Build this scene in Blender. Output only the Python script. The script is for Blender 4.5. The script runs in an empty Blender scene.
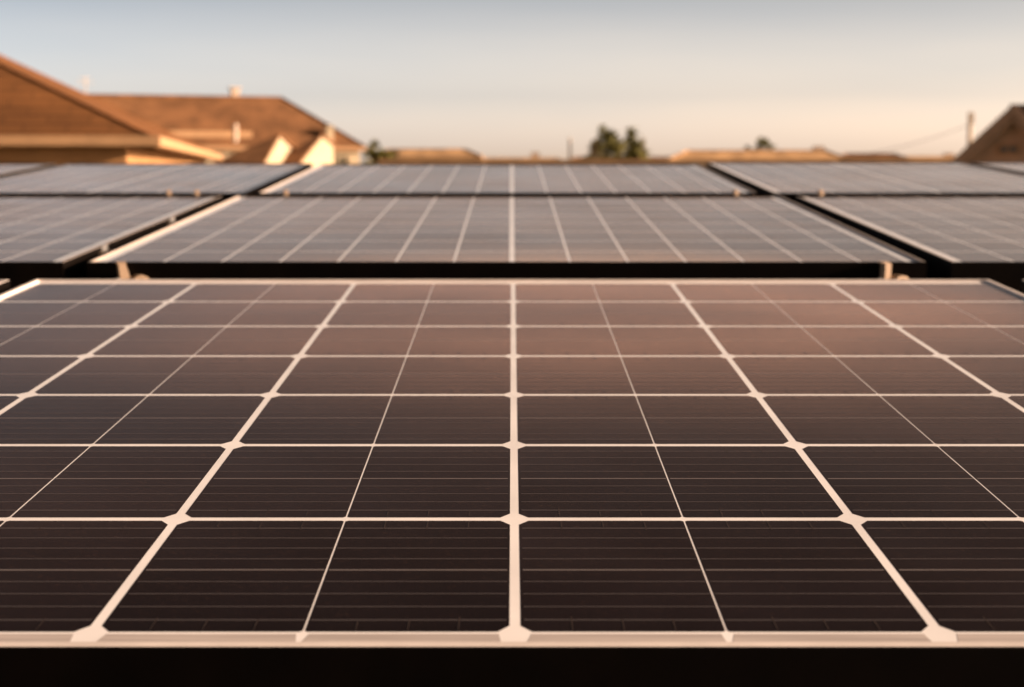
import bpy, math, random
from mathutils import Vector, Matrix

random.seed(11)
R = math.radians
scene = bpy.context.scene
COL = scene.collection

# ------------------------------------------------------------------ camera
W_PX, H_PX = 1024, 687
LENS, SENSOR = 61.4, 36.0
F = LENS / SENSOR * W_PX                    # focal length in pixels
CX, CY = 512.0, 343.5
Y_HORIZON, Y_PLANE = 172.0, 75.0            # level horizon / vanishing line of the panel plane
PITCH = math.atan((CY - Y_HORIZON) / F)     # camera looks down by this
ALPHA = math.atan((CY - Y_PLANE) / F)       # angle between optical axis and the panel plane
TILT = ALPHA - PITCH                        # panels rise away from the camera
P = 0.170                                   # cell pitch of the nearest panel, metres
HGT = 1.287 * P                             # camera height over the panel plane
CAM_Z = 3.0

cam_data = bpy.data.cameras.new('camera')
cam = bpy.data.objects.new('camera', cam_data)
COL.objects.link(cam)
cam.location = (0, 0, CAM_Z)
cam.rotation_euler = (math.pi / 2 - PITCH, 0, 0)
cam_data.lens, cam_data.sensor_width = LENS, SENSOR
cam_data.clip_start, cam_data.clip_end = 0.02, 6000
cam_data.dof.use_dof = True
cam_data.dof.focus_distance = HGT * F / (math.cos(ALPHA) * (478 - Y_PLANE))
cam_data.dof.aperture_fstop = LENS / 4.6
scene.camera = cam

# ------------------------------------------------------------------ light
SUN_EL, SUN_AZ = R(15), R(94)               # azimuth clockwise from +Y (straight ahead)
world = bpy.data.worlds.new('World')
scene.world = world
world.use_nodes = True
nt = world.node_tree
bg = nt.nodes['Background']
sky = nt.nodes.new('ShaderNodeTexSky')
sky.sky_type = 'NISHITA'
sky.sun_disc = False
sky.sun_elevation, sky.sun_rotation = SUN_EL, SUN_AZ
sky.air_density, sky.dust_density, sky.ozone_density = 1.0, 2.0, 1.0
hsv = nt.nodes.new('ShaderNodeHueSaturation')
hsv.inputs['Saturation'].default_value = 0.55
nt.links.new(sky.outputs[0], hsv.inputs['Color'])
tc = nt.nodes.new('ShaderNodeTexCoord')
sep = nt.nodes.new('ShaderNodeSeparateXYZ')
nt.links.new(tc.outputs['Generated'], sep.inputs[0])
ramp = nt.nodes.new('ShaderNodeValToRGB')   # hazy evening air: warm and thick low down, thin higher up
mr = nt.nodes.new('ShaderNodeMapRange')
mr.inputs['From Min'].default_value, mr.inputs['From Max'].default_value = 0.0, 0.5
nt.links.new(sep.outputs['Z'], mr.inputs['Value'])
nt.links.new(mr.outputs[0], ramp.inputs[0])
SKY_STOPS = [(0.0, (2.5, 2.0, 1.78)), (0.025, (2.10, 1.82, 1.86)), (0.085, (1.20, 1.10, 1.21)),
             (0.19, (0.67, 0.635, 0.71)), (0.30, (0.62, 0.56, 0.56)), (0.42, (0.40, 0.325, 0.30)), (0.55, (0.19, 0.15, 0.14)),
             (0.75, (0.11, 0.088, 0.09)), (1.0, (0.13, 0.12, 0.12))]
els = ramp.color_ramp.elements
while len(els) < len(SKY_STOPS):
    els.new(0.5)
for e, (pos, c) in zip(els, SKY_STOPS):
    e.position, e.color = pos, (c[0], c[1], c[2], 1)
mul = nt.nodes.new('ShaderNodeMix')
mul.data_type, mul.blend_type = 'RGBA', 'MULTIPLY'
mul.inputs[0].default_value = 1.0
nt.links.new(hsv.outputs[0], mul.inputs[6])
nt.links.new(ramp.outputs[0], mul.inputs[7])
# thin uneven haze: long soft streaks, and a warmer tone towards the sun's side
hz_map = nt.nodes.new('ShaderNodeMapping')
hz_map.inputs['Scale'].default_value = (1.0, 1.0, 7.0)
nt.links.new(tc.outputs['Generated'], hz_map.inputs[0])
hz = nt.nodes.new('ShaderNodeTexNoise')
hz.inputs['Scale'].default_value, hz.inputs['Detail'].default_value = 3.0, 4
nt.links.new(hz_map.outputs[0], hz.inputs['Vector'])
hzr = nt.nodes.new('ShaderNodeValToRGB')
hzr.color_ramp.elements[0].position, hzr.color_ramp.elements[1].position = 0.3, 0.7
hzr.color_ramp.elements[0].color, hzr.color_ramp.elements[1].color = (0.93, 0.955, 0.98, 1), (1.07, 1.045, 1.02, 1)
nt.links.new(hz.outputs[0], hzr.inputs[0])
sid = nt.nodes.new('ShaderNodeMapRange')
sid.inputs['From Min'].default_value, sid.inputs['From Max'].default_value = -0.3, 0.3
nt.links.new(sep.outputs['X'], sid.inputs['Value'])
sidr = nt.nodes.new('ShaderNodeValToRGB')
sidr.color_ramp.elements[0].color, sidr.color_ramp.elements[1].color = (0.90, 0.945, 0.985, 1), (1.04, 0.975, 0.895, 1)
nt.links.new(sid.outputs[0], sidr.inputs[0])
prev_c = mul.outputs[2]
for src in (hzr, sidr):
    mm = nt.nodes.new('ShaderNodeMix')
    mm.data_type, mm.blend_type = 'RGBA', 'MULTIPLY'
    mm.inputs[0].default_value = 1.0
    nt.links.new(prev_c, mm.inputs[6])
    nt.links.new(src.outputs[0], mm.inputs[7])
    prev_c = mm.outputs[2]
nt.links.new(prev_c, bg.inputs['Color'])
bg.inputs['Strength'].default_value = 0.10

sun_data = bpy.data.lights.new('sun', 'SUN')
sun_data.energy, sun_data.angle, sun_data.color = 5.0, R(0.6), (1.0, 0.735, 0.54)
sun = bpy.data.objects.new('sun', sun_data)
COL.objects.link(sun)
sdir = Vector((math.cos(SUN_EL) * math.sin(SUN_AZ), math.cos(SUN_EL) * math.cos(SUN_AZ), math.sin(SUN_EL)))
sun.rotation_euler = sdir.to_track_quat('Z', 'Y').to_euler()
sun.location = sdir * 50

vs = scene.view_settings
vs.view_transform, vs.look, vs.exposure, vs.gamma = 'Standard', 'None', 1.45, 1.0
vs.use_curve_mapping = False
try:
    scene.cycles.use_denoising = True
    scene.cycles.max_bounces = 6
except Exception:
    pass


# ------------------------------------------------------------------ helpers
def plane_uv(X, Y):
    """photo pixel -> metres on the panel plane (u to the right, v away)"""
    zc = HGT * F / (math.cos(ALPHA) * (Y - Y_PLANE))
    return (X - CX) * zc / F, zc * (math.cos(ALPHA) - (Y - CY) / F * math.sin(ALPHA))


def V(Y):
    return plane_uv(CX, Y)[1]


def U(X, Y):
    return plane_uv(X, Y)[0]


def spot(X, Y, D):
    """photo pixel at distance D straight ahead -> world point"""
    x, y = X - CX, Y - CY
    cb, sb = math.cos(PITCH), math.sin(PITCH)
    d = Vector((x, F * cb - y * sb, -F * sb - y * cb))
    return Vector((0, 0, CAM_Z)) + d * (D / d.y)


class MB:
    def __init__(self):
        self.v, self.f, self.m = [], [], []

    def face(self, pts, mi=0):
        n = len(self.v)
        self.v += [tuple(p) for p in pts]
        self.f.append(tuple(range(n, n + len(pts))))
        self.m.append(mi)

    def box(self, x0, x1, y0, y1, z0, z1, mi=0, M=None):
        c = [Vector((x, y, z)) for z in (z0, z1) for y in (y0, y1) for x in (x0, x1)]
        if M is not None:
            c = [M @ p for p in c]
        n = len(self.v)
        self.v += [tuple(p) for p in c]
        for q in ((0, 2, 3, 1), (4, 5, 7, 6), (0, 1, 5, 4), (2, 6, 7, 3), (0, 4, 6, 2), (1, 3, 7, 5)):
            self.f.append(tuple(n + i for i in q))
            self.m.append(mi)

    def tube(self, a, b, r0, r1=None, seg=10, mi=0, caps=True):
        a, b = Vector(a), Vector(b)
        r1 = r0 if r1 is None else r1
        d = (b - a).normalized()
        s = d.cross(Vector((0, 0, 1)) if abs(d.z) < 0.9 else Vector((1, 0, 0))).normalized()
        t = d.cross(s)
        n = len(self.v)
        for p, r in ((a, r0), (b, r1)):
            for i in range(seg):
                w = 2 * math.pi * i / seg
                self.v.append(tuple(p + (s * math.cos(w) + t * math.sin(w)) * r))
        for i in range(seg):
            j = (i + 1) % seg
            self.f.append((n + i, n + seg + i, n + seg + j, n + j))
            self.m.append(mi)
        if caps:
            self.f.append(tuple(n + i for i in range(seg)))
            self.f.append(tuple(n + seg + i for i in reversed(range(seg))))
            self.m += [mi, mi]

    def build(self, name, mats, parent=None, bevel=0.0, smooth=False):
        me = bpy.data.meshes.new(name)
        me.from_pydata(self.v, [], self.f)
        for m in (mats if isinstance(mats, (list, tuple)) else [mats]):
            me.materials.append(m)
        me.polygons.foreach_set('material_index', self.m)
        if smooth:
            me.polygons.foreach_set('use_smooth', [True] * len(self.f))
        me.update()
        o = bpy.data.objects.new(name, me)
        COL.objects.link(o)
        if parent:
            o.parent = parent
        if bevel:
            b = o.modifiers.new('bevel', 'BEVEL')
            b.width, b.segments, b.limit_method = bevel, 2, 'ANGLE'
        return o


def tag(o, label=None, cat=None, group=None, kind=None):
    for k, val in (('label', label), ('category', cat), ('group', group), ('kind', kind)):
        if val:
            o[k] = val
    return o


def empty(name, loc, rot=(0, 0, 0)):
    o = bpy.data.objects.new(name, None)
    COL.objects.link(o)
    o.location, o.rotation_euler = loc, rot
    return o


def copy_tree(o, parent=None):
    c = o.copy()
    COL.objects.link(c)
    if parent:
        c.parent = parent
    for ch in list(o.children):
        copy_tree(ch, c)
    return c


# ------------------------------------------------------------------ materials
def mat(name, base, rough=0.6, ior=1.45, spec=0.5, metal=0.0, var=0.0, scale=20.0, var_col=None,
        sheen=0.0, sheen_col=(1, 0.85, 0.7), bump=0.0, bump_scale=60.0, rough_var=0.0, stretch=(1, 1, 1)):
    m = bpy.data.materials.new(name)
    m.use_nodes = True
    t = m.node_tree
    b = t.nodes['Principled BSDF']
    b.inputs['Base Color'].default_value = (*base, 1)
    b.inputs['Roughness'].default_value = rough
    b.inputs['IOR'].default_value = ior
    b.inputs['Specular IOR Level'].default_value = spec
    b.inputs['Metallic'].default_value = metal
    if sheen:
        b.inputs['Sheen Weight'].default_value = sheen
        b.inputs['Sheen Tint'].default_value = (*sheen_col, 1)
        b.inputs['Sheen Roughness'].default_value = 0.25
    if var or bump or rough_var:
        tcn = t.nodes.new('ShaderNodeTexCoord')
        mp = t.nodes.new('ShaderNodeMapping')
        mp.inputs['Scale'].default_value = stretch
        t.links.new(tcn.outputs['Object'], mp.inputs[0])
        nz = t.nodes.new('ShaderNodeTexNoise')
        nz.inputs['Scale'].default_value, nz.inputs['Detail'].default_value = scale, 6
        t.links.new(mp.outputs[0], nz.inputs['Vector'])
        if var:
            cr = t.nodes.new('ShaderNodeValToRGB')
            cr.color_ramp.elements[0].position, cr.color_ramp.elements[1].position = 0.36, 0.66
            lo = tuple(c * (1 - var) for c in base)
            hi = var_col if var_col else tuple(min(1, c * (1 + var)) for c in base)
            cr.color_ramp.elements[0].color = (*lo, 1)
            cr.color_ramp.elements[1].color = (*hi, 1)
            t.links.new(nz.outputs[0], cr.inputs[0])
            t.links.new(cr.outputs[0], b.inputs['Base Color'])
        if rough_var:
            r = t.nodes.new('ShaderNodeMapRange')
            r.inputs['From Min'].default_value, r.inputs['From Max'].default_value = 0.3, 0.7
            r.inputs['To Min'].default_value, r.inputs['To Max'].default_value = rough - rough_var, rough + rough_var
            t.links.new(nz.outputs[0], r.inputs[0])
            t.links.new(r.outputs[0], b.inputs['Roughness'])
        if sheen:       # dust patches and fine specks over all the glass, plus a painted warm glow
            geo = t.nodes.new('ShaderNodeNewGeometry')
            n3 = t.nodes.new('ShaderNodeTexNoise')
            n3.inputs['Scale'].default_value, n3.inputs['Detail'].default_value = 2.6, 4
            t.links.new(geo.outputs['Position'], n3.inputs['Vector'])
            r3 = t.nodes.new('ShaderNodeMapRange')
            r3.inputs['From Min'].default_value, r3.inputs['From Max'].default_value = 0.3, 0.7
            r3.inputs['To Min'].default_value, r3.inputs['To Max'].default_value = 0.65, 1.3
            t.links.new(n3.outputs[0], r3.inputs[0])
            vd = t.nodes.new('ShaderNodeVectorMath')        # warm flare glow over the middle, painted in as stronger sheen
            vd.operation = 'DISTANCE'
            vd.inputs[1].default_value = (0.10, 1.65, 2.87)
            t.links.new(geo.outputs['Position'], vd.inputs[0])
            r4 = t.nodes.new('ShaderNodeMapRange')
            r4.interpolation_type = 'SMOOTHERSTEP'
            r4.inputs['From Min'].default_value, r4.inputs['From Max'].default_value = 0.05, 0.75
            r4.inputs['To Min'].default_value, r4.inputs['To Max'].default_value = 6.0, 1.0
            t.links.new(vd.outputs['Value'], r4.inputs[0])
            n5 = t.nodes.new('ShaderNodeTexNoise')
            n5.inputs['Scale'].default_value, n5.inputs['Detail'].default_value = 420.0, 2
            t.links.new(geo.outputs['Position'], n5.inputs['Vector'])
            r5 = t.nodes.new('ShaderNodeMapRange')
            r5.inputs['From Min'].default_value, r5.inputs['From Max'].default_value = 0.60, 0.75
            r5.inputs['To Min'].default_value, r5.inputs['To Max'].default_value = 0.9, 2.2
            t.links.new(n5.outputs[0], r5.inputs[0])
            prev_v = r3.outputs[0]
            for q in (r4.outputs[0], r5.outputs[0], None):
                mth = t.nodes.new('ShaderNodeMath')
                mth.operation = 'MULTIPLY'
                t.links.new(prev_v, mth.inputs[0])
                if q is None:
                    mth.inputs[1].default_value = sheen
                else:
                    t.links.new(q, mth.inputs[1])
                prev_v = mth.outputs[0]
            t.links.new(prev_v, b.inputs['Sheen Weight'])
            if var:     # slight colour shift from cell to cell
                oi = t.nodes.new('ShaderNodeObjectInfo')
                hs_ = t.nodes.new('ShaderNodeHueSaturation')
                r6 = t.nodes.new('ShaderNodeMapRange')
                r6.inputs['To Min'].default_value, r6.inputs['To Max'].default_value = 0.6, 1.5
                t.links.new(oi.outputs['Random'], r6.inputs[0])
                t.links.new(r6.outputs[0], hs_.inputs['Value'])
                t.links.new(cr.outputs[0], hs_.inputs['Color'])
                t.links.new(hs_.outputs[0], b.inputs['Base Color'])
        if bump:
            n2 = t.nodes.new('ShaderNodeTexNoise')
            n2.inputs['Scale'].default_value, n2.inputs['Detail'].default_value = bump_scale, 4
            t.links.new(mp.outputs[0], n2.inputs['Vector'])
            bp = t.nodes.new('ShaderNodeBump')
            bp.inputs['Strength'].default_value, bp.inputs['Distance'].default_value = bump, 0.02
            t.links.new(n2.outputs[0], bp.inputs['Height'])
            t.links.new(bp.outputs[0], b.inputs['Normal'])
    return m


def shingle_mat(name, base, course=0.16):
    """roof shingles: courses along the local height, broken by noise"""
    m = mat(name, base, rough=0.9, spec=0.2, var=0.25, scale=1.6)
    t = m.node_tree
    b = t.nodes['Principled BSDF']
    src = b.inputs['Base Color'].links[0].from_socket
    tcn = t.nodes.new('ShaderNodeTexCoord')
    br = t.nodes.new('ShaderNodeTexBrick')
    mp = t.nodes.new('ShaderNodeMapping')
    mp.inputs['Rotation'].default_value = (R(90), 0, 0)
    t.links.new(tcn.outputs['Object'], mp.inputs[0])
    t.links.new(mp.outputs[0], br.inputs['Vector'])
    br.inputs['Scale'].default_value = 1.0
    br.inputs['Brick Width'].default_value, br.inputs['Row Height'].default_value = 0.34, course * 0.45
    br.inputs['Mortar Size'].default_value = 0.008
    br.inputs['Color1'].default_value = (1, 1, 1, 1)
    br.inputs['Color2'].default_value = (0.78, 0.78, 0.78, 1)
    br.inputs['Mortar'].default_value = (0.5, 0.5, 0.5, 1)
    mx = t.nodes.new('ShaderNodeMix')
    mx.data_type, mx.blend_type = 'RGBA', 'MULTIPLY'
    mx.inputs[0].default_value = 0.8
    t.links.new(src, mx.inputs[6])
    t.links.new(br.outputs[0], mx.inputs[7])
    t.links.new(mx.outputs[2], b.inputs['Base Color'])
    return m


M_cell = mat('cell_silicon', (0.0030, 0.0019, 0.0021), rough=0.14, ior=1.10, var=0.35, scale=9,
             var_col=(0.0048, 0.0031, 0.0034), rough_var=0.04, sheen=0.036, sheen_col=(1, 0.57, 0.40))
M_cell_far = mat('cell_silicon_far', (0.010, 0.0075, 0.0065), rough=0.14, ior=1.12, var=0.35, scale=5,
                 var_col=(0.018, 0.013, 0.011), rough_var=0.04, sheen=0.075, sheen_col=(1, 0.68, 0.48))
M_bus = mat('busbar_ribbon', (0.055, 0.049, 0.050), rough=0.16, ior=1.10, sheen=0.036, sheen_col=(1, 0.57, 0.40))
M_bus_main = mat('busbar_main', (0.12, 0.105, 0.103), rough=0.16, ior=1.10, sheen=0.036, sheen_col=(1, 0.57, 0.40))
M_finger = mat('finger_line', (0.0085, 0.0055, 0.005), rough=0.14, ior=1.10)
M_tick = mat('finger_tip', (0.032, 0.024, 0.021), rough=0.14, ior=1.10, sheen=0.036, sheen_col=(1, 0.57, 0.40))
M_back = mat('white_backsheet', (0.82, 0.78, 0.76), rough=0.16, ior=1.12, var=0.06, scale=14)
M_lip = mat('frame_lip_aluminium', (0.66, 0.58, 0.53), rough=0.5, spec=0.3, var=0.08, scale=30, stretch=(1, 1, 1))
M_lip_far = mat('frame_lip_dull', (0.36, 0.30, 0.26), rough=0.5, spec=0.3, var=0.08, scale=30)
M_side = mat('frame_side_dark', (0.0035, 0.002, 0.0012), rough=0.6, spec=0.06, var=0.3, scale=25)  # shade on the near silver frame's sides, put into the colour as near-black
M_alu = mat('mill_aluminium', (0.36, 0.25, 0.165), rough=0.5, metal=0.1, var=0.15, scale=40)
M_steel = mat('bolt_steel', (0.5, 0.48, 0.46), rough=0.35, metal=0.8, var=0.2, scale=80)
M_membrane = mat('bitumen_membrane', (0.035, 0.030, 0.027), rough=0.95, spec=0.2, var=0.35, scale=6, bump=0.5, bump_scale=160)
M_stucco = mat('tan_stucco', (0.46, 0.33, 0.22), rough=0.95, spec=0.2, var=0.12, scale=3, bump=0.3, bump_scale=40)
M_white = mat('cream_paint', (0.46, 0.36, 0.235), rough=0.8, spec=0.25, var=0.08, scale=2)
M_trim = mat('tan_trim', (0.43, 0.25, 0.125), rough=0.7, spec=0.3, var=0.1, scale=4)
M_soffit = mat('brown_soffit', (0.14, 0.075, 0.035), rough=0.9, spec=0.2, var=0.1, scale=4)
M_wallbrown = mat('brown_wall', (0.36, 0.19, 0.08), rough=0.95, spec=0.2, var=0.12, scale=3, bump=0.3, bump_scale=40)
M_roofA = shingle_mat('brown_shingles', (0.19, 0.077, 0.024))
M_roofB = shingle_mat('tan_shingles', (0.215, 0.10, 0.043))
M_roofC = shingle_mat('ochre_shingles', (0.60, 0.36, 0.18))
M_roofD = shingle_mat('dark_brown_shingles', (0.085, 0.05, 0.032))
M_glass = mat('window_glass', (0.02, 0.024, 0.018), rough=0.08, spec=0.5, var=0.2, scale=3)
M_bark = mat('bark', (0.10, 0.07, 0.045), rough=0.95, spec=0.1, var=0.4, scale=12)
M_wood = mat('weathered_wood', (0.62, 0.50, 0.38), rough=0.9, spec=0.2, var=0.3, scale=6, stretch=(1, 1, 0.1))
M_pipe = mat('pale_pipe', (0.62, 0.48, 0.36), rough=0.6, var=0.1, scale=5)
M_cable = mat('black_cable', (0.04, 0.035, 0.03), rough=0.7, var=0.2, scale=10)
M_ground = mat('dry_ground', (0.17, 0.125, 0.075), rough=1.0, spec=0.1, var=0.35, scale=0.25, var_col=(0.12, 0.12, 0.05))


def leaf_mat(name, a, b_):
    m = mat(name, a, rough=0.75, spec=0.25, var=0.3, scale=1.5, var_col=b_)
    m.node_tree.nodes['Principled BSDF'].inputs['Subsurface Weight'].default_value = 0.0
    return m


M_leaf = leaf_mat('dark_olive_leaves', (0.15, 0.14, 0.03), (0.21, 0.18, 0.05))
M_leaf2 = leaf_mat('pale_leaves', (0.16, 0.125, 0.05), (0.22, 0.17, 0.08))

# ------------------------------------------------------------------ the ground
g = MB()
g.face([(-2500, -400, 0), (2500, -400, 0), (2500, 4000, 0), (-2500, 4000, 0)])
tag(g.build('ground', M_ground), kind='structure')


# ------------------------------------------------------------------ panel plane
def on_plane(u, v, n=0.0):
    """plane coordinates -> world"""
    ct, st = math.cos(TILT), math.sin(TILT)
    return Vector((u, v * ct - n * st, CAM_Z - HGT / math.cos(TILT) * 1.0 + v * st + n * ct)) + \
        Vector((0, -(0.0), 0))


# camera foot: distance from the camera to the plane must be HGT along the normal, with v measured from that foot
FOOT = Vector((0, HGT * math.sin(TILT), CAM_Z - HGT * math.cos(TILT)))


def on_plane(u, v, n=0.0):
    ct, st = math.cos(TILT), math.sin(TILT)
    return FOOT + Vector((u, v * ct - n * st, v * st + n * ct))


ROT = (TILT, 0, 0)

# the building that carries the panels: low sloped roof with a dark membrane
bu0, bu1, bv0, bv1 = -2.6, 2.6, 0.42, V(163.5) + 0.10
hs = empty('low_building', on_plane(0, (bv0 + bv1) / 2, 0) * 1.0)
hs.location.z = 0
tag(hs, 'low flat-roofed building carrying all the solar panels on its dark roof', 'building')
rb = MB()
pts = [on_plane(u, v, -0.135) for u, v in ((bu0, bv0), (bu1, bv0), (bu1, bv1), (bu0, bv1))]
low = [p - Vector((0, 0, 0.16)) for p in pts]
off = Vector(hs.location)
rb.face([p - off for p in pts])
rb.face([p - off for p in reversed(low)])
for i in range(4):
    j = (i + 1) % 4
    rb.face([low[i] - off, low[j] - off, pts[j] - off, pts[i] - off])
rb.build('roof', M_membrane, hs)
wb = MB()
ins = 0.15
x0, x1, y0, y1 = bu0 + ins, bu1 - ins, pts[0].y + ins, pts[2].y - ins
zt = lambda y: low[0].z + (low[2].z - low[0].z) * (y - low[0].y) / (low[2].y - low[0].y) - 0.002
c4 = [(x0, y0), (x1, y0), (x1, y1), (x0, y1)]
for i in range(4):
    (ax, ay), (bx, by) = c4[i], c4[(i + 1) % 4]
    wb.face([Vector((ax, ay, 0)) - off, Vector((bx, by, 0)) - off, Vector((bx, by, zt(by))) - off, Vector((ax, ay, zt(ay))) - off])
wb.build('wall', M_stucco, hs)


# ------------------------------------------------------------------ solar panels
def frame_mesh(w, d, h=0.035, lip=0.009, ends=1):
    """mitred frame, local origin at the near-left top corner; slot 0 = dark sides, slot 1 = light top edge"""
    mb = MB()
    b = 0.0012
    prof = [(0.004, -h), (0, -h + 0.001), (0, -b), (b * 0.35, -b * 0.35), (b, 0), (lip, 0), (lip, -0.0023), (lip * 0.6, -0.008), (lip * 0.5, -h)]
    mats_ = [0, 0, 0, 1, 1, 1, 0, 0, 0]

    def ring(o, z):
        return [(o, o, z), (w - o, o, z), (w - o, d - o, z), (o, d - o, z)]
    for k in range(len(prof) - 1):
        a, c = ring(*prof[k]), ring(*prof[k + 1])
        for i in range(4):
            j = (i + 1) % 4
            mb.face([a[i], a[j], c[j], c[i]], mats_[k] if i in (1, 3) or ends else 0)
    return mb


def half_cell(mb, x0, x1, y0, y1, cl, cr, cd, z, mi=0):
    """one half of a cut cell: wide chamfers cl on the left and cr on the right"""
    pl = [(x0 + cl, y0), (x1 - cr, y0), (x1, y0 + (cd if cr > 0.003 else cr)), (x1, y1 - (cd if cr > 0.003 else cr)),
          (x1 - cr, y1), (x0 + cl, y1), (x0, y1 - (cd if cl > 0.003 else cl)), (x0, y0 + (cd if cl > 0.003 else cl))]
    mb.face([(x, y, z) for x, y in pl], mi)


def backsheet(w, d, lip):
    mb = MB()
    a = lip * 0.7
    mb.box(a, w - a, a, d - a, -0.0060, -0.0022)
    return mb


Z_CELL, Z_LINE, Z_BUS = -0.00213, -0.00208, -0.00203


def near_cell(x0, x1, y0, y1, gx, gy, last):
    """pseudo-square cell cut in two with nine ribbons across; local origin at its centre"""
    mb = MB()
    cx, cy = (x0 + x1) / 2, (y0 + y1) / 2
    w, d = x1 - x0 - gx, y1 - y0 - gy
    s = 0.0009
    half_cell(mb, -w / 2, -s / 2, -d / 2, d / 2, 0.0047, 0.0012, 0.0078, Z_CELL)
    half_cell(mb, s / 2, w / 2, -d / 2, d / 2, 0.0012, 0.0047, 0.0078, Z_CELL)
    rnd = random.Random(int(x0 * 1e4) * 31 + int(y0 * 1e4))
    pitch = (y1 - y0) / 10
    for k in range(1, 10):
        yy = -(y1 - y0) / 2 + k * pitch
        hw, mi = (0.0011, 2) if k == 5 else ((0.0009, 1) if k in (1, 9) else (0.0007, 1))
        for sx in (-1, 1):
            xa, xb = sorted((sx * (s / 2 + 0.0006), sx * (w / 2 - 0.0012)))
            ya, yb = yy + rnd.uniform(-2e-4, 2e-4), yy + rnd.uniform(-2e-4, 2e-4)
            mb.face([(xa, ya - hw, Z_BUS), (xb, yb - hw, Z_BUS), (xb, yb + hw, Z_BUS), (xa, ya + hw, Z_BUS)], mi)
    # short faint finger ends near the edges
    for sx in (-1, 1):
        for q in (0.25, 0.5, 0.75):
            xx = sx * q * w / 2 + rnd.uniform(-3e-4, 3e-4)
            for sy in (-1, 1):
                a_, b_ = sorted((sy * (d / 2 - 0.0015), sy * (d / 2 - rnd.uniform(0.012, 0.020))))
                mb.face([(xx - 3.5e-4, a_, Z_BUS + 4e-5), (xx + 3.5e-4, a_, Z_BUS + 4e-5), (xx + 2e-4, b_, Z_BUS + 4e-5), (xx - 2e-4, b_, Z_BUS + 4e-5)] if sy > 0 else
                        [(xx - 2e-4, a_, Z_BUS + 4e-5), (xx + 2e-4, a_, Z_BUS + 4e-5), (xx + 3.5e-4, b_, Z_BUS + 4e-5), (xx - 3.5e-4, b_, Z_BUS + 4e-5)], 4)
    return mb, (cx, cy, 0)


def panel_root(u0, v0, label, group='solar panels on the roof'):
    r = empty('solar_panel', on_plane(u0, v0), ROT)
    return tag(r, label, 'solar panel', group)


# --- nearest panel: six columns, seven rows of cut cells
LIP = 0.0052
fu0, fu1 = -3.04 * P, 3.045 * P
fv0, fv1 = V(646.0), V(279.2)
rows = [V(y) * (HGT + 0.0021) / HGT for y in (634.2, 519.0, 445.0, 394.8, 356.0, 326.2, 301.6, 283.4)]
cols = [(k - 3) * P + 0.0013 for k in range(7)]
near = panel_root(fu0, fv0, 'nearest solar panel, dark cut cells between white lines, filling the lower photo')
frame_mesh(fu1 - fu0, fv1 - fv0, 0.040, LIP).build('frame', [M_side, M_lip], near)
backsheet(fu1 - fu0, fv1 - fv0, LIP).build('backsheet', M_back, near)
ib = MB()
ra, rb_ = V(642.0) * (HGT + 0.0021) / HGT - fv0, V(633.8) * (HGT + 0.0021) / HGT - fv0
for i in range(6):
    m_ = (cols[i] + cols[i + 1]) / 2 - fu0
    for xa, xb in ((cols[i] - fu0 + 0.0066, m_ - 0.0026), (m_ + 0.0026, cols[i + 1] - fu0 - 0.0066)):
        ib.face([(xa - 0.002, ra, Z_CELL), (xb + 0.001, ra, Z_CELL), (xb, rb_, Z_CELL), (xa, rb_, Z_CELL)])
ib.build('connector_ribbon', mat('tinned_ribbon', (0.46, 0.40, 0.37), rough=0.16, ior=1.12, var=0.12, scale=60, stretch=(0.2, 3, 1)), near)
near_cells = []
for i in range(6):
    for j in range(7):
        mb, c = near_cell(cols[i] - fu0, cols[i + 1] - fu0, rows[j] - fv0, rows[j + 1] - fv0, 0.0046, 0.0064, j == 6)
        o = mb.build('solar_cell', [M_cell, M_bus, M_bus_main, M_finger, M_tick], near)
        o.location = c
        near_cells.append(o)
gap = 0.17 * P
for sgn, lab in ((-1, 'solar panel left of the nearest one, only its far corner in the photo'),
                 (1, 'solar panel right of the nearest one, only its far corner in the photo')):
    c = copy_tree(near)
    c['label'] = lab
    c.location = on_plane(fu0 + sgn * (fu1 - fu0 + (0.155 * P if sgn < 0 else 0.195 * P)), fv0 - 0.004)


def far_panel(u0, u1, v0, v1, q, cq, nrow, label, ncol=14, lip=0.004, gw=0.0029, mid=0.0065, side=0.019, lipm=None):
    """panel of narrow cell columns; cq = u of the middle line"""
    r = panel_root(u0, v0, label)
    w, d = u1 - u0, v1 - v0
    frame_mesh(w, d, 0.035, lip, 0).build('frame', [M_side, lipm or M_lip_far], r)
    backsheet(w, d, lip).build('backsheet', M_back, r)
    mb = MB()
    mg = lip - 0.001
    rp = (d - 2 * mg) / nrow
    for i in range(ncol):
        xa, xb = cq - u0 + (i - ncol / 2) * q, cq - u0 + (i + 1 - ncol / 2) * q
        ga = mid / 2 if i == ncol / 2 else gw / 2
        gb = mid / 2 if i + 1 == ncol / 2 else gw / 2
        xa, xb = max(xa + ga, side), min(xb - gb, w - side)
        if xb - xa < 0.01:
            continue
        for j in range(nrow):
            ya, yb = mg + j * rp + 0.0024, mg + (j + 1) * rp - 0.0024
            mb.face([(xa, ya, Z_CELL), (xb, ya, Z_CELL), (xb, yb, Z_CELL), (xa, yb, Z_CELL)], 0)
            for k in range(1, 6):
                yy = ya + (yb - ya) * k / 6
                hw = 0.0012 if k == 3 else 0.0006
                mb.face([(xa, yy - hw, Z_BUS), (xb, yy - hw, Z_BUS), (xb, yy + hw, Z_BUS), (xa, yy + hw, Z_BUS)], 1)
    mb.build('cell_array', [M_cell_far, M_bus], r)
    return r


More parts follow.
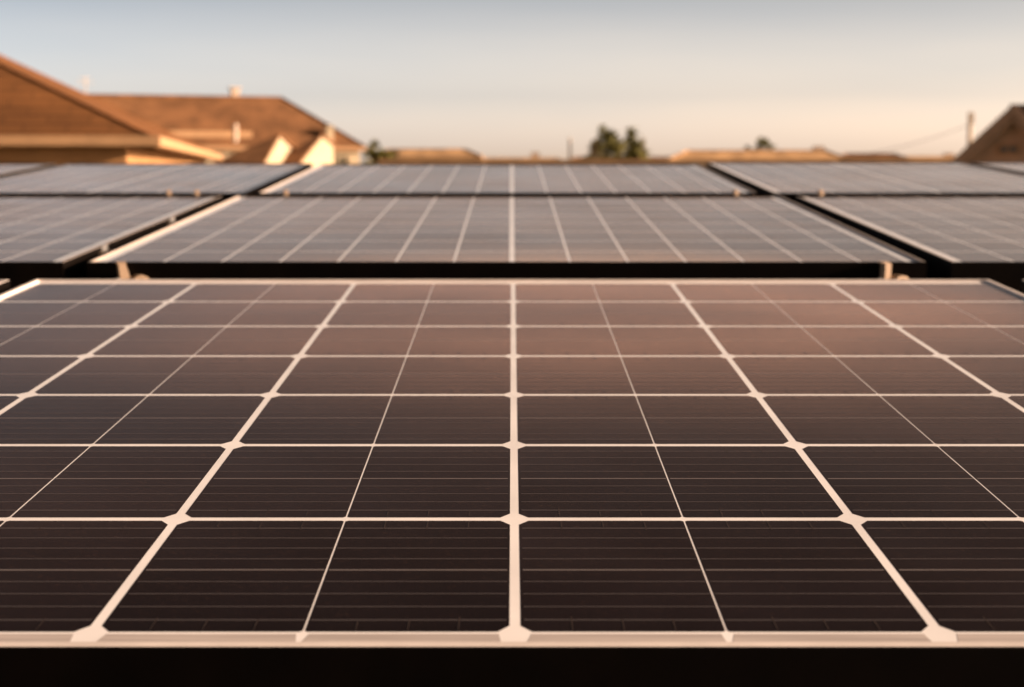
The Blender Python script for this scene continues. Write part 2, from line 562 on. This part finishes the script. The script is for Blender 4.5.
K = HGT / math.cos(ALPHA)                     # metres of u per (x-513)/(Y-75)
v2a, v2b = V(262.0), V(195.6)
v3a, v3b = V(192.8), V(163.8)
q2, q3 = 0.4087 * P, 0.388 * P
L2, R2 = U(86.5, 262), U(927, 262)
L3, R3 = U(255, 194), U(756, 192.2)
w2 = R2 - L2
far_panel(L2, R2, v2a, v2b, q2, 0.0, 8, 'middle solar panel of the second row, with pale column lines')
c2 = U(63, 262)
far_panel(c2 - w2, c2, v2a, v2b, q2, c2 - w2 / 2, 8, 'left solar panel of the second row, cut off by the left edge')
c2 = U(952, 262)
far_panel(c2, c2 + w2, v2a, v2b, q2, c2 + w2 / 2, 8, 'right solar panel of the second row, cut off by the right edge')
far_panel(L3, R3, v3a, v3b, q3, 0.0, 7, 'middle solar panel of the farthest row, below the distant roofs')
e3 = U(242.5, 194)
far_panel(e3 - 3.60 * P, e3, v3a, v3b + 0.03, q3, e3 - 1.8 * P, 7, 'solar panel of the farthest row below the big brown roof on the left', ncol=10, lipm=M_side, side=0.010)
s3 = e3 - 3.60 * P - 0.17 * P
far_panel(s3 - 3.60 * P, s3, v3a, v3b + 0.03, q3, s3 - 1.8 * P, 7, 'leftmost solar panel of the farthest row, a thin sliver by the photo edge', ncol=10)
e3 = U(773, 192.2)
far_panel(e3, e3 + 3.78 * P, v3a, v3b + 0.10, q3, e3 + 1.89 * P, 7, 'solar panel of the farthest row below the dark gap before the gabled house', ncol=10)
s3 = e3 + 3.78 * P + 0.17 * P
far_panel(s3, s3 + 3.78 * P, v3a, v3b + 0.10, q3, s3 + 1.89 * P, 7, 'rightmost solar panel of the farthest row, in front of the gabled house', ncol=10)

# ------------------------------------------------------------------ rails and clamps
u_rails = [U(122, 262), U(878, 262), U(182, 193), U(826, 193)]
rail_lab = ['aluminium rail under the left part of the middle panels', 'aluminium rail under the right part of the middle panels',
            'aluminium rail under the left panels of the far rows', 'aluminium rail under the right panels of the far rows']
for u, lab in zip(u_rails, rail_lab):
    r = empty('mounting_rail', on_plane(u, fv0 + 0.05, -0.135), ROT)
    tag(r, lab, 'rail', 'mounting rails under the panels')
    mb = MB()
    Lr = v3b - fv0 - 0.1
    mb.box(-0.020, 0.020, 0, Lr, 0.052, 0.0945)
    mb.build('rail', M_alu, r, bevel=0.002)
    for k in range(6):
        fb = MB()
        yk = 0.1 + k * (Lr - 0.2) / 5
        fb.box(-0.030, 0.030, yk - 0.03, yk + 0.03, 0.0, 0.006)
        fb.box(-0.028, -0.022, yk - 0.02, yk + 0.02, 0.006, 0.085)
        fb.build('foot', M_alu, r)


def clamp(u, v, label, s=1.0, lean=0.0, flip=1, turn=0.45, n=-0.038):
    """end clamp: upright blade against the frame, hooked top, curled foot to one side, bolt"""
    r = empty('panel_clamp', on_plane(u, v, n), (TILT, 0, turn))
    tag(r, label, 'clamp', 'clamps at the panel edges')
    bl = MB()
    prof = [(-0.003, 0.0), (0.004, 0.0), (0.0035, 0.02), (0.0025 - lean, 0.036), (0.0025 - lean, 0.0375), (-0.004 - lean, 0.0375), (-0.0036 - lean * 0.9, 0.03)]
    n = len(prof)
    front = [(flip * x * s * 1.35, -0.010 * s, z) for x, z in prof]
    back = [(flip * x * s * 1.35, 0.0, z) for x, z in prof]
    bl.face(front)
    bl.face(list(reversed(back)))
    for i in range(n):
        j = (i + 1) % n
        bl.face([front[j], front[i], back[i], back[j]])
    bl.box(-0.0075 * s - lean, 0.004 * s - lean, -0.006, 0.004, 0.0374, 0.0386)        # hook over the panel lip
    bl.build('bracket', M_alu, r, bevel=0.0008)
    ft = MB()
    arc = [(0.004 + 0.0075 * (1 - math.cos(w)), 0.012 + 0.0075 * math.sin(w)) for w in [math.pi * k / 8 for k in range(9)]]
    for (xa, za), (xb, zb) in zip(arc[:-1], arc[1:]):
        qa = [(flip * xa * s * 1.4, -0.018 * s, za + 0.004), (flip * xb * s * 1.4, -0.018 * s, zb + 0.004),
              (flip * xb * s * 1.4, 0.0, zb + 0.004), (flip * xa * s * 1.4, 0.0, za + 0.004)]
        ft.face(qa)
        ft.face([(x, y, z - 0.0035) for x, y, z in reversed(qa)])
        ft.face([qa[0], (qa[0][0], qa[0][1], qa[0][2] - 0.0035), (qa[1][0], qa[1][1], qa[1][2] - 0.0035), qa[1]])
    ft.box(-0.020 * s, 0.026 * s, -0.018 * s, 0.0, -0.002, 0.0065)
    ft.build('foot', M_alu, r, bevel=0.0006)
    bt = MB()
    bt.tube((-0.011 * s * flip, -0.010 * s, 0.0066), (-0.011 * s * flip, -0.010 * s, 0.013), 0.0055 * s, seg=6)
    bt.tube((-0.011 * s * flip, -0.010 * s, 0.013), (-0.011 * s * flip, -0.010 * s, 0.020), 0.0028 * s, seg=8)
    bt.build('bolt', M_steel, r)
    return r


clamp(U(124, 262), v2a - 0.002, 'sunlit clamp with a leaning blade, below the second row on the left', 1.0, 0.003)
clamp(U(882, 262), v2a - 0.002, 'sunlit clamp with an upright blade, below the second row on the right', 1.0, -0.001)
for X, lab in ((168, 'small clamp below the farthest row, leftmost of five'), (196, 'small clamp below the farthest row, second from the left'),
               (285, 'small clamp below the farthest row, just right of the left gap'), (735, 'small clamp below the farthest row, just left of the right gap'),
               (820, 'small clamp below the farthest row, rightmost of five')):
    clamp(U(X, 193), v3a - 0.002, lab, 0.75, 0.0, n=-0.033)
for X, Y, lab in ((103, 245.5, 'small clamp in the left gap of the second row, nearer one'), (171, 217.5, 'small clamp in the left gap of the second row, farther one')):
    r = empty('panel_clamp', on_plane(U(X, Y), V(Y), -0.036), ROT)
    tag(r, lab, 'clamp', 'clamps in the panel gap')
    mb = MB()
    mb.box(-0.0135, 0.0135, -0.02, 0.02, 0.024, 0.029)
    mb.build('bracket', M_alu, r, bevel=0.0008)
    mb = MB()
    mb.tube((0, 0, 0.0292), (0, 0, 0.037), 0.006, seg=6)
    mb.tube((0, 0, 0.0), (0, 0, 0.024), 0.004, seg=8)
    mb.build('bolt', M_steel, r)


# ------------------------------------------------------------------ houses
def hip_roof(mb, w, d, zt, rise_tan, th=0.0, oh=0.0):
    """hip roof over the rectangle 0..w by 0..d (corner at the origin), eave height zt"""
    h = min(w, d) / 2
    z1 = zt + h * rise_tan
    A, B, C, D = (0, 0, zt), (w, 0, zt), (w, d, zt), (0, d, zt)
    if w >= d:
        E, G = (h, d / 2, z1), (w - h, d / 2, z1)
        mb.face([A, B, G, E]); mb.face([B, C, G]); mb.face([C, D, E, G]); mb.face([D, A, E])
        return [(A, E), (B, G), (C, G), (D, E), (E, G)]
    E, G = (w / 2, h, z1), (w / 2, d - h, z1)
    mb.face([A, B, E]); mb.face([B, C, G, E]); mb.face([C, D, G]); mb.face([D, A, E, G])
    return [(A, E), (B, E), (C, G), (D, G), (E, G)]


def window(parent, x0, x1, z0, z1, y, M_frame, axis='x', face=-1):
    """window set into the wall plane at y (axis x) or at x=y (axis y); frame with a pane as sub-part"""
    f, p = MB(), MB()
    fw = (x1 - x0) * 0.09 + 0.02

    def bx(mb, a0, a1, b0, b1, c0, c1):
        c0, c1 = sorted((y + face * c0, y + face * c1))
        if axis == 'x':
            mb.box(a0, a1, c0, c1, b0, b1)
        else:
            mb.box(c0, c1, a0, a1, b0, b1)
    bx(f, x0, x0 + fw, z0, z1, 0.002, 0.05)
    bx(f, x1 - fw, x1, z0, z1, 0.002, 0.05)
    bx(f, x0 + fw, x1 - fw, z0, z0 + fw, 0.002, 0.05)
    bx(f, x0 + fw, x1 - fw, z1 - fw, z1, 0.002, 0.05)
    bx(f, (x0 + x1) / 2 - fw / 3, (x0 + x1) / 2 + fw / 3, z0 + fw, z1 - fw, 0.002, 0.04)
    fo = f.build('window', M_frame, parent)
    bx(p, x0 + fw, x1 - fw, z0 + fw, z1 - fw, 0.001, 0.02)
    p.build('pane', M_glass, fo)
    return fo


def hip_house(name, corner, rot, w, d, zt, tan_, label, cat, M_roof, M_wall, oh=0.5, fascia=0.17, M_fas=None, caps=0.12, group=None):
    """corner = near-RIGHT eave corner on the ground plane; w runs left, d runs back"""
    r = empty(name, (corner[0], corner[1], 0), (0, 0, rot))
    tag(r, label, cat, group)
    M_fas = M_fas or M_trim
    rm = MB()
    edges = hip_roof(rm, w, d, zt, tan_)
    rm.v = [(x - w, y, z) for x, y, z in rm.v]
    ro = rm.build('roof', M_roof, r)
    if caps:
        cp = MB()
        for a, b in edges:
            a, b = Vector(a) + Vector((-w, 0, 0.004)), Vector(b) + Vector((-w, 0, 0.004))
            cp.tube(a, b, caps * 0.55, seg=6)
        cp.build('ridge_cap', M_roof, ro)
    fm = MB()
    t = 0.03
    fm.box(-w - t, t, -t, 0, zt - fascia, zt - 0.004)
    fm.box(-w - t, t, d, d + t, zt - fascia, zt - 0.004)
    fm.box(0, t, 0.0015, d - 0.0015, zt - fascia, zt - 0.004)
    fm.box(-w - t, -w, 0.0015, d - 0.0015, zt - fascia, zt - 0.004)
    fm.build('fascia', M_fas, r)
    sm = MB()
    sm.face([(-w, 0, zt - fascia + 0.03), (-w, d, zt - fascia + 0.03), (0, d, zt - fascia + 0.03), (0, 0, zt - fascia + 0.03)])
    sm.build('soffit', M_soffit, r)
    wm = MB()
    x0, x1, y0, y1 = -w + oh, -oh, oh, d - oh
    zz = zt - fascia + 0.028
    for a, b in (((x0, y0), (x1, y0)), ((x1, y0), (x1, y1)), ((x1, y1), (x0, y1)), ((x0, y1), (x0, y0))):
        wm.face([(a[0], a[1], 0), (b[0], b[1], 0), (b[0], b[1], zz), (a[0], a[1], zz)])
    wm.build('wall', M_wall, r)
    return r


def gable_shape(mb_roof, mb_wall, half, length, ze, rise, oh=0.3, th=0.14):
    """gable roof: gable end in the plane y=0 facing -y, ridge running to +y"""
    for s in (-1, 1):
        top = [(0, -oh, ze + rise), (0, length, ze + rise), (s * (half + oh), length, ze - rise / half * oh), (s * (half + oh), -oh, ze - rise / half * oh)]
        bot = [(x, y, z - th) for x, y, z in top]
        if s > 0:
            top, bot = [top[0], top[3], top[2], top[1]], [bot[0], bot[3], bot[2], bot[1]]
        mb_roof.face(top if s < 0 else top)
        mb_roof.face(list(reversed(bot)))
        for i in range(4):
            j = (i + 1) % 4
            mb_roof.face([top[i], bot[i], bot[j], top[j]])
    zc = ze + rise - th - 0.004
    zw = ze - th - 0.004
    for y in (0, length - 0.1):
        mb_wall.face([(-half, y, 0), (half, y, 0), (half, y, zw), (0, y, zc), (-half, y, zw)])
    for s in (-1, 1):
        mb_wall.face([(s * half, 0, 0), (s * half, length - 0.1, 0), (s * half, length - 0.1, zw), (s * half, 0, zw)])


# --- big hip-roofed house on the left
pA = spot(152, 137.5, 14.0)
zA = pA.z
pB = spot(219, 155.0, 0.0001 + 1.0)
DB = (zA - CAM_Z) * F / (Y_HORIZON - 156.0)
pB = spot(219, 156.0, DB)
rotA = math.atan2(-(pB.x - pA.x), pB.y - pA.y)
depthA = math.hypot(pB.x - pA.x, pB.y - pA.y)
h1 = hip_house('brown_house', pA, rotA, 17.0, depthA, zA, 0.47,
               'large brown house with a broad hipped shingle roof, at the left edge', 'house', M_roofA, M_wallbrown, oh=0.22, fascia=0.075, caps=0.022)
gm = MB()
gm.box(-17.0, 0.07, -0.12, -0.031, zA - 0.065, zA + 0.012)
gm.box(0.031, 0.06, -0.03, depthA, zA - 0.065, zA + 0.012)
gm.build('gutter', M_trim, h1)
window(h1, 4 - 17, 5.6 - 17, 1.0, 2.3, 0.22, M_white)
window(h1, -5.0, -3.2, 1.0, 2.4, 0.22, M_white)
window(h1, 3.0, 4.6, 1.0, 2.4, -0.22, M_white, axis='y', face=1)

# --- second house behind it: hip roof, chimney, shed dormer, two lit gables
D2 = 60.0
ridge_r, ridge_l = spot(281, 98, D2), spot(60, 98, D2)
hd = 2.57
tan2 = 0.665
ROT2 = R(20)
_t = (366 - CX) / F
_c, _s = math.cos(ROT2), math.sin(ROT2)
hd = (_t * D2 - ridge_r.x) / ((_c + _s) + _t * (_c - _s))
tan2 = (ridge_r.z - spot(366, 147, D2 - hd * (_c - _s)).z) / hd
ze2 = ridge_r.z - hd * tan2
w2h = ridge_r.x - ridge_l.x + 2 * hd
c2h = tuple(Vector((ridge_r.x, D2, 0)) + Matrix.Rotation(ROT2, 3, 'Z') @ Vector((hd, -hd, 0)))
h2 = hip_house('tan_house', c2h, ROT2, w2h, 2 * hd, ze2, tan2,
               'house with a long tan hipped roof and bright cream gables, behind the brown house', 'house', M_roofB, M_white, oh=0.15, fascia=0.12, caps=0.10)


def loc2(X, Y, D):
    p = spot(X, Y, D)
    return Matrix.Rotation(-ROT2, 3, 'Z') @ (p - Vector(c2h))


ch = MB()
a, b = loc2(231, 99, D2), loc2(239, 89.5, D2)
ch.box(a.x, b.x, a.y - 0.18, a.y + 0.18, a.z - 0.4, b.z)
ch.box(a.x - 0.05, b.x + 0.05, a.y - 0.23, a.y + 0.23, b.z + 0.001, b.z + 0.07)
ch.build('chimney', M_pipe, h2)
an = MB()
a, b = loc2(85.5, 100, D2), loc2(85.5, 77, D2)
an.tube(a - Vector((0, 0, 0.3)), b, 0.03, 0.02, seg=8)
an.box(a.x - 0.3, a.x + 0.3, a.y - 0.02, a.y + 0.02, b.z - 0.20, b.z - 0.18)
an.box(a.x - 0.2, a.x + 0.2, a.y - 0.02, a.y + 0.02, b.z - 0.06, b.z - 0.04)
an.build('antenna', M_pipe, h2)
# shed dormer with fascia and dark windows
a, b = loc2(168, 150, D2 - 3.0), loc2(257, 131, D2 - 3.0)
dm = MB()
dm.box(a.x + 0.1, b.x - 0.1, a.y, a.y + 2.4, a.z - 0.5, b.z - 0.21)
dm.build('dormer', M_soffit, h2)
df = MB()
df.box(a.x, b.x, a.y - 0.25, a.y + 2.2, b.z - 0.2, b.z)
df.build('dormer_roof', M_trim, h2)
for k in range(3):
    xa = a.x + 0.35 + k * (b.x - a.x - 0.5) / 3
    window(h2, xa, xa + 0.62, a.z - 0.1, b.z - 0.28, a.y, M_pipe)
vp = MB()
a, b = loc2(235.5, 142, D2 - 3.6), loc2(235.5, 124, D2 - 3.6)
vp.tube(a, b, 0.075, seg=10)
vp.build('vent_pipe', M_pipe, h2)
window(h2, *(sorted((loc2(341, 150, D2 - hd).x, loc2(357, 150, D2 - hd).x))), ze2 - 1.3, ze2 - 0.25, 0.15, M_white)


def gable_wing(apex, front, back, hipf, zlow=2.0):
    """small wing: sunlit gable end (apex, front and back corners) with a roof hipped at its other end"""
    A, G1, G2, L1 = (loc2(*q) for q in (apex, front, back, hipf))
    L2 = L1 + (G2 - G1)
    wm, rm = MB(), MB()
    e = Vector((0, 0, 0))
    flo = lambda q: Vector((q.x, q.y, 0))
    inw = (L1 - G1).normalized() * 0.08
    wm.face([flo(G1 + inw), flo(G2 + inw), G2 + inw, A + inw * 0.5 - Vector((0, 0, 0.03)), G1 + inw])
    wm.face([flo(L1), flo(G1 + inw), G1 + inw, L1])
    wm.face([flo(L2), flo(L1), L1, L2])
    wm.face([flo(G2 + inw), flo(L2), L2, G2 + inw])
    wo = wm.build('gable', M_white, h2)
    up = Vector((0, 0, 0.09))
    for tri in ((A, L1, G1), (A, G2, L2), (A, L2, L1)):
        t_ = [q + up for q in tri]
        rm.face(t_)
        rm.face(list(reversed(tri)))
        for i in range(3):
            rm.face([t_[i], tri[i], tri[(i + 1) % 3], t_[(i + 1) % 3]])
    rm.build('gable_roof', M_roofB, wo)
    return wo


g1 = gable_wing((281, 136, 50.5), (262, 170, 48.6), (299, 153, 52.4), (203, 170, 48.9))
g2 = gable_wing((323, 136.5, 52.5), (296, 170, 50.2), (335.5, 146, 54.8), (262, 170, 50.6))
pk = MB()
a, b = loc2(326, 137, 58.6), loc2(333, 127.5, 58.6)
pk.box(a.x, b.x, a.y - 0.15, a.y + 0.15, a.z - 0.5, b.z)
pk.box(a.x - 0.04, b.x + 0.04, a.y - 0.2, a.y + 0.2, b.z + 0.001, b.z + 0.05)
pk.build('chimney', M_white, h2)

# --- gabled house on the right, its gable in shade
pR = spot(1014, 104.5, 35.0)
h3 = empty('gabled_house', (pR.x, pR.y, 0), (0, 0, R(-19)))
tag(h3, 'brown gabled house in shade at the right edge, small window in its gable', 'house')
rm, wm = MB(), MB()
rise3 = 2.3
gable_shape(rm, wm, 2.4, 9.0, pR.z - rise3, rise3, oh=0.35, th=0.16)
zr_ = pR.z + 0.05                       # main roof behind the gable, its ridge running to the right
for q in ([(-0.15, 1.2, zr_), (-0.15, 0.05, zr_ - 0.95), (9.0, 0.05, zr_ - 0.95), (9.0, 1.2, zr_)],
          [(-0.15, 1.2, zr_), (9.0, 1.2, zr_), (9.0, 3.5, zr_ - 1.9), (-0.15, 3.5, zr_ - 1.9)],
          [(9.0, 0.05, zr_ - 0.95), (9.0, 3.5, zr_ - 1.9), (9.0, 1.2, zr_)]):
    rm.face(q)
    rm.face([(x, y, z - 0.14) for x, y, z in reversed(q)])
rm.build('roof', M_roofD, h3)
wm.build('wall', mat('shaded_gable_paint', (0.56, 0.37, 0.25), rough=0.9, spec=0.2, var=0.1, scale=3), h3)
bm_ = MB()
for s in (-1, 1):
    sl = rise3 / 2.4
    L = 2.75
    for k, (yo, o0, o1) in enumerate(((-0.362, -0.20, -0.02), (-0.30, -0.34, -0.22))):
        pts = [(0, pR.z + o0), (s * L, pR.z + o0 - sl * L), (s * L, pR.z + o1 - sl * L), (0, pR.z + o1)]
        f1 = [(x, yo - 0.03, z) for x, z in pts]
        f2 = [(x, yo + 0.008, z) for x, z in pts]
        if s < 0:
            f1.reverse(); f2.reverse()
        bm_.face(f1)
        bm_.face(list(reversed(f2)))
        for i in range(4):
            j = (i + 1) % 4
            bm_.face([f1[j], f1[i], f2[i], f2[j]])
bm_.build('bargeboard', mat('brown_bargeboard', (0.42, 0.29, 0.20), rough=0.8, spec=0.2, var=0.1, scale=4), h3)
zw = spot(1009, 149, 35).z
window(h3, -0.30, 0.14, zw - 0.12, zw + 0.10, 0.0, M_trim)

# --- distant low houses between the trees
far = [  # X0, X1, Y ridge, distance, tan, roof, label
    (372, 482, 149.5, 78, 0.42, M_roofC, 'distant house with an orange roof, right of the tan house'),
    (470, 572, 158.5, 95, 0.40, M_roofC, 'distant low roof left of the two bushy conifers, nearest the photo middle'),
    (556, 690, 157.5, 88, 0.40, M_roofB, 'distant low brown roof below the two bushy conifers'),
    (658, 856, 151.0, 72, 0.45, M_roofC, 'distant long ochre roof below the small lone tree'),
    (836, 905, 154.0, 84, 0.45, M_roofB, 'distant short brown roof right of the long ochre roof'),
    (890, 985, 157.0, 90, 0.40, M_roofC, 'distant low roof just left of the gabled house'),
]
for X0, X1, Yr, D, tn, mr_, lab in far:
    a, b = spot(X0, Yr, D), spot(X1, Yr, D)
    w = b.x - a.x
    d = min(5.0, w * 0.3)
    ze = a.z - d / 2 * tn
    hh = hip_house('distant_house', (b.x, D - d / 2, 0), 0, w, d, ze, tn, lab, 'house', mr_, M_stucco, oh=0.4, fascia=0.18, caps=0.09,
                   group='distant houses along the skyline')
    if D in (95, 72, 90):
        cb = MB()
        xc = -w * (0.36 if D != 72 else 0.18)
        cb.box(xc - 0.22, xc + 0.22, d / 2 + 0.2, d / 2 + 0.7, a.z - 0.5, a.z + (0.34 if D == 95 else 0.2))
        cb.build('chimney', M_pipe, hh)
    window(hh, -w * 0.7, -w * 0.7 + 1.2, 0.9, 2.1, 0.4, M_white)
    window(hh, -w * 0.3, -w * 0.3 + 1.2, 0.9, 2.1, 0.4, M_white)

# a long garden wall behind which the roofs stand
bw = empty('boundary_wall', (0, 66, 0))
tag(bw, 'long tan boundary wall running across below the distant roofs', 'wall')
mb = MB()
zt_ = spot(512, 159.5, 66).z
mb.box(-5.0, 18.5, -0.1, 0.1, 0, zt_ - 0.06)
mb.build('wall', M_stucco, bw)
mb = MB()
mb.box(-5.05, 18.55, -0.15, 0.15, zt_ - 0.059, zt_)
mb.build('coping', M_roofC, bw)


# ------------------------------------------------------------------ trees
def tree(name, X, Ytop, D, label, cat, lobes, leaf_m, n=2200, leaf=0.16, limbs=10, group=None, seed=1):
    """lobes: (dx, z0, z1, radius, cone?) in metres above ground; a cone lobe narrows to its top"""
    rnd = random.Random(seed)
    base = spot(X, Ytop, D)
    r = empty(name, (base.x, base.y, 0))
    tag(r, label, cat, group)
    tr, cr = MB(), MB()
    per = n // len(lobes)
    for dx, z0, z1, rad, cone in lobes:
        tr.tube((dx * 0.3, 0, -0.1), (dx, 0, z0 + (z1 - z0) * 0.3), 0.17, 0.10, seg=8, caps=False)
        tr.tube((dx, 0, z0 + (z1 - z0) * 0.3), (dx, 0, z1 - 0.2), 0.10, 0.03, seg=8, caps=False)
        clumps = []
        for k in range(max(26, per // 40)):
            f = rnd.random() ** 0.8
            z = z0 + f * (z1 - z0)
            rr = rad * ((1 - f) ** 0.7 + 0.10 if cone else math.sqrt(max(0.05, 1 - (2 * f - 1) ** 2)))
            a = rnd.uniform(0, 2 * math.pi)
            q = rr * rnd.uniform(0.35, 1.05)
            c = Vector((dx + math.cos(a) * q, math.sin(a) * q, z))
            clumps.append((c, rad * rnd.uniform(0.14, 0.30)))
            if k < limbs:
                tr.tube((dx, 0, max(z - q * 0.5, z0 * 0.9)), c, 0.035, 0.012, seg=5, caps=False)
        for k in range(per):
            c, cr_ = rnd.choice(clumps)
            o = Vector((rnd.gauss(0, 1), rnd.gauss(0, 1), rnd.gauss(0, 0.8))) * cr_ * 0.62
            p = c + o
            s = leaf * rnd.uniform(0.5, 1.1)
            e1 = Vector((rnd.gauss(0, 1), rnd.gauss(0, 1), rnd.gauss(0, 0.6))).normalized()
            e2 = e1.cross(Vector((rnd.gauss(0, 1), rnd.gauss(0, 1), rnd.gauss(0, 1)))).normalized()
            cr.face([p - e1 * s, p + e2 * s * 0.4, p + e1 * s, p - e2 * s * 0.4])
    tr.build('trunk', M_bark, r, smooth=True)
    cr.build('crown', leaf_m, r)
    return r


zt1 = spot(606, 125, 80).z
tree('conifer_tree', 606, 125, 80, 'taller left one of two dark bushy conifers on the skyline', 'tree',
     [(0, 2.0, zt1 - 0.05, 0.9, True), (0.15, 2.6, zt1 - 0.55, 0.75, False), (0.65, 2.4, zt1 - 0.75, 0.75, False), (-0.5, 2.4, zt1 - 0.9, 0.6, False)], M_leaf, n=3400, leaf=0.13, seed=3, group='conifers on the skyline')
zt2 = spot(632, 128, 80.5).z
tree('conifer_tree', 632, 128, 80.5, 'shorter right one of two dark bushy conifers on the skyline', 'tree',
     [(0, 2.0, zt2 - 0.05, 0.8, True), (0.2, 2.6, zt2 - 0.6, 0.62, False)], M_leaf, n=2000, leaf=0.13, seed=5, group='conifers on the skyline')
tree('leafy_tree', 594, 140, 79, 'thin pale tree at the left side of the dark conifers', 'tree',
     [(0, 2.2, spot(594, 139, 79).z, 0.35, False)], M_leaf2, n=260, leaf=0.12, seed=7)
tree('leafy_tree', 644, 138, 82, 'thin pale tree at the right side of the dark conifers', 'tree',
     [(0, 2.2, spot(644, 137, 82).z, 0.4, False)], M_leaf2, n=320, leaf=0.12, seed=8)
zt3 = spot(757, 138, 80).z
tree('small_tree', 757, 138, 80, 'small lone dark tree above the long ochre roof', 'tree',
     [(0, 2.4, zt3 + 0.12, 0.60, False), (0.3, 2.2, zt3 - 0.2, 0.65, False)], M_leaf, n=1300, leaf=0.13, seed=9)
zt4 = spot(372, 146, 70).z
tree('garden_shrub', 374, 146, 70, 'olive green shrub against the right end of the tan house', 'shrub',
     [(0, 2.4, zt4 + 0.1, 0.5, False), (0.4, 2.2, zt4 - 0.25, 0.5, False)], M_leaf, n=2200, leaf=0.13, seed=12)
tree('garden_shrub', 397, 150, 66, 'small pale yellowish shrub left of the orange roof', 'shrub',
     [(0, 0.8, spot(397, 151, 66).z, 0.28, False)], M_leaf2, n=700, leaf=0.10, seed=14)

# ------------------------------------------------------------------ poles and wire
pp = spot(970.5, 112, 75)
up = empty('utility_pole', (pp.x, pp.y, 0))
tag(up, 'weathered utility pole rising behind the left slope of the gabled house', 'utility pole')
mb = MB()
mb.tube((0, 0, 0), (0, 0, pp.z - 0.02), 0.13, 0.10, seg=12)
mb.build('pole', M_wood, up, smooth=False)
mb = MB()
mb.box(-0.13, 0.13, -0.15, -0.08, pp.z - 0.50, pp.z - 0.02)
mb.build('transformer_box', M_wood, up, bevel=0.01)
p0 = spot(969, 125, 75)
p1 = spot(846, 157, 84 - 1.5)
mb = MB()
prev = None
for k in range(17):
    t_ = k / 16
    q = p0.lerp(p1, t_) - Vector((0, 0, 0.35 * 4 * t_ * (1 - t_) * 0.5))
    if prev is not None:
        mb.tube(prev, q, 0.013, seg=5, caps=False)
    prev = q
tag(mb.build('power_cable', M_cable), 'thin black cable sagging from the utility pole to a distant roof', 'cable')
pp = spot(570, 139, 80)
up2 = empty('slender_mast', (pp.x, pp.y, 0))
tag(up2, 'pale slender mast standing left of the conifers', 'mast')
mb = MB()
mb.tube((0, 0, 0), (0, 0, pp.z), 0.075, 0.06, seg=10)
mb.build('pole', M_pipe, up2)
mb = MB()
mb.tube((0, 0, pp.z), (0, 0, pp.z + 0.06), 0.085, 0.04, seg=10)
mb.build('cap', M_pipe, up2)
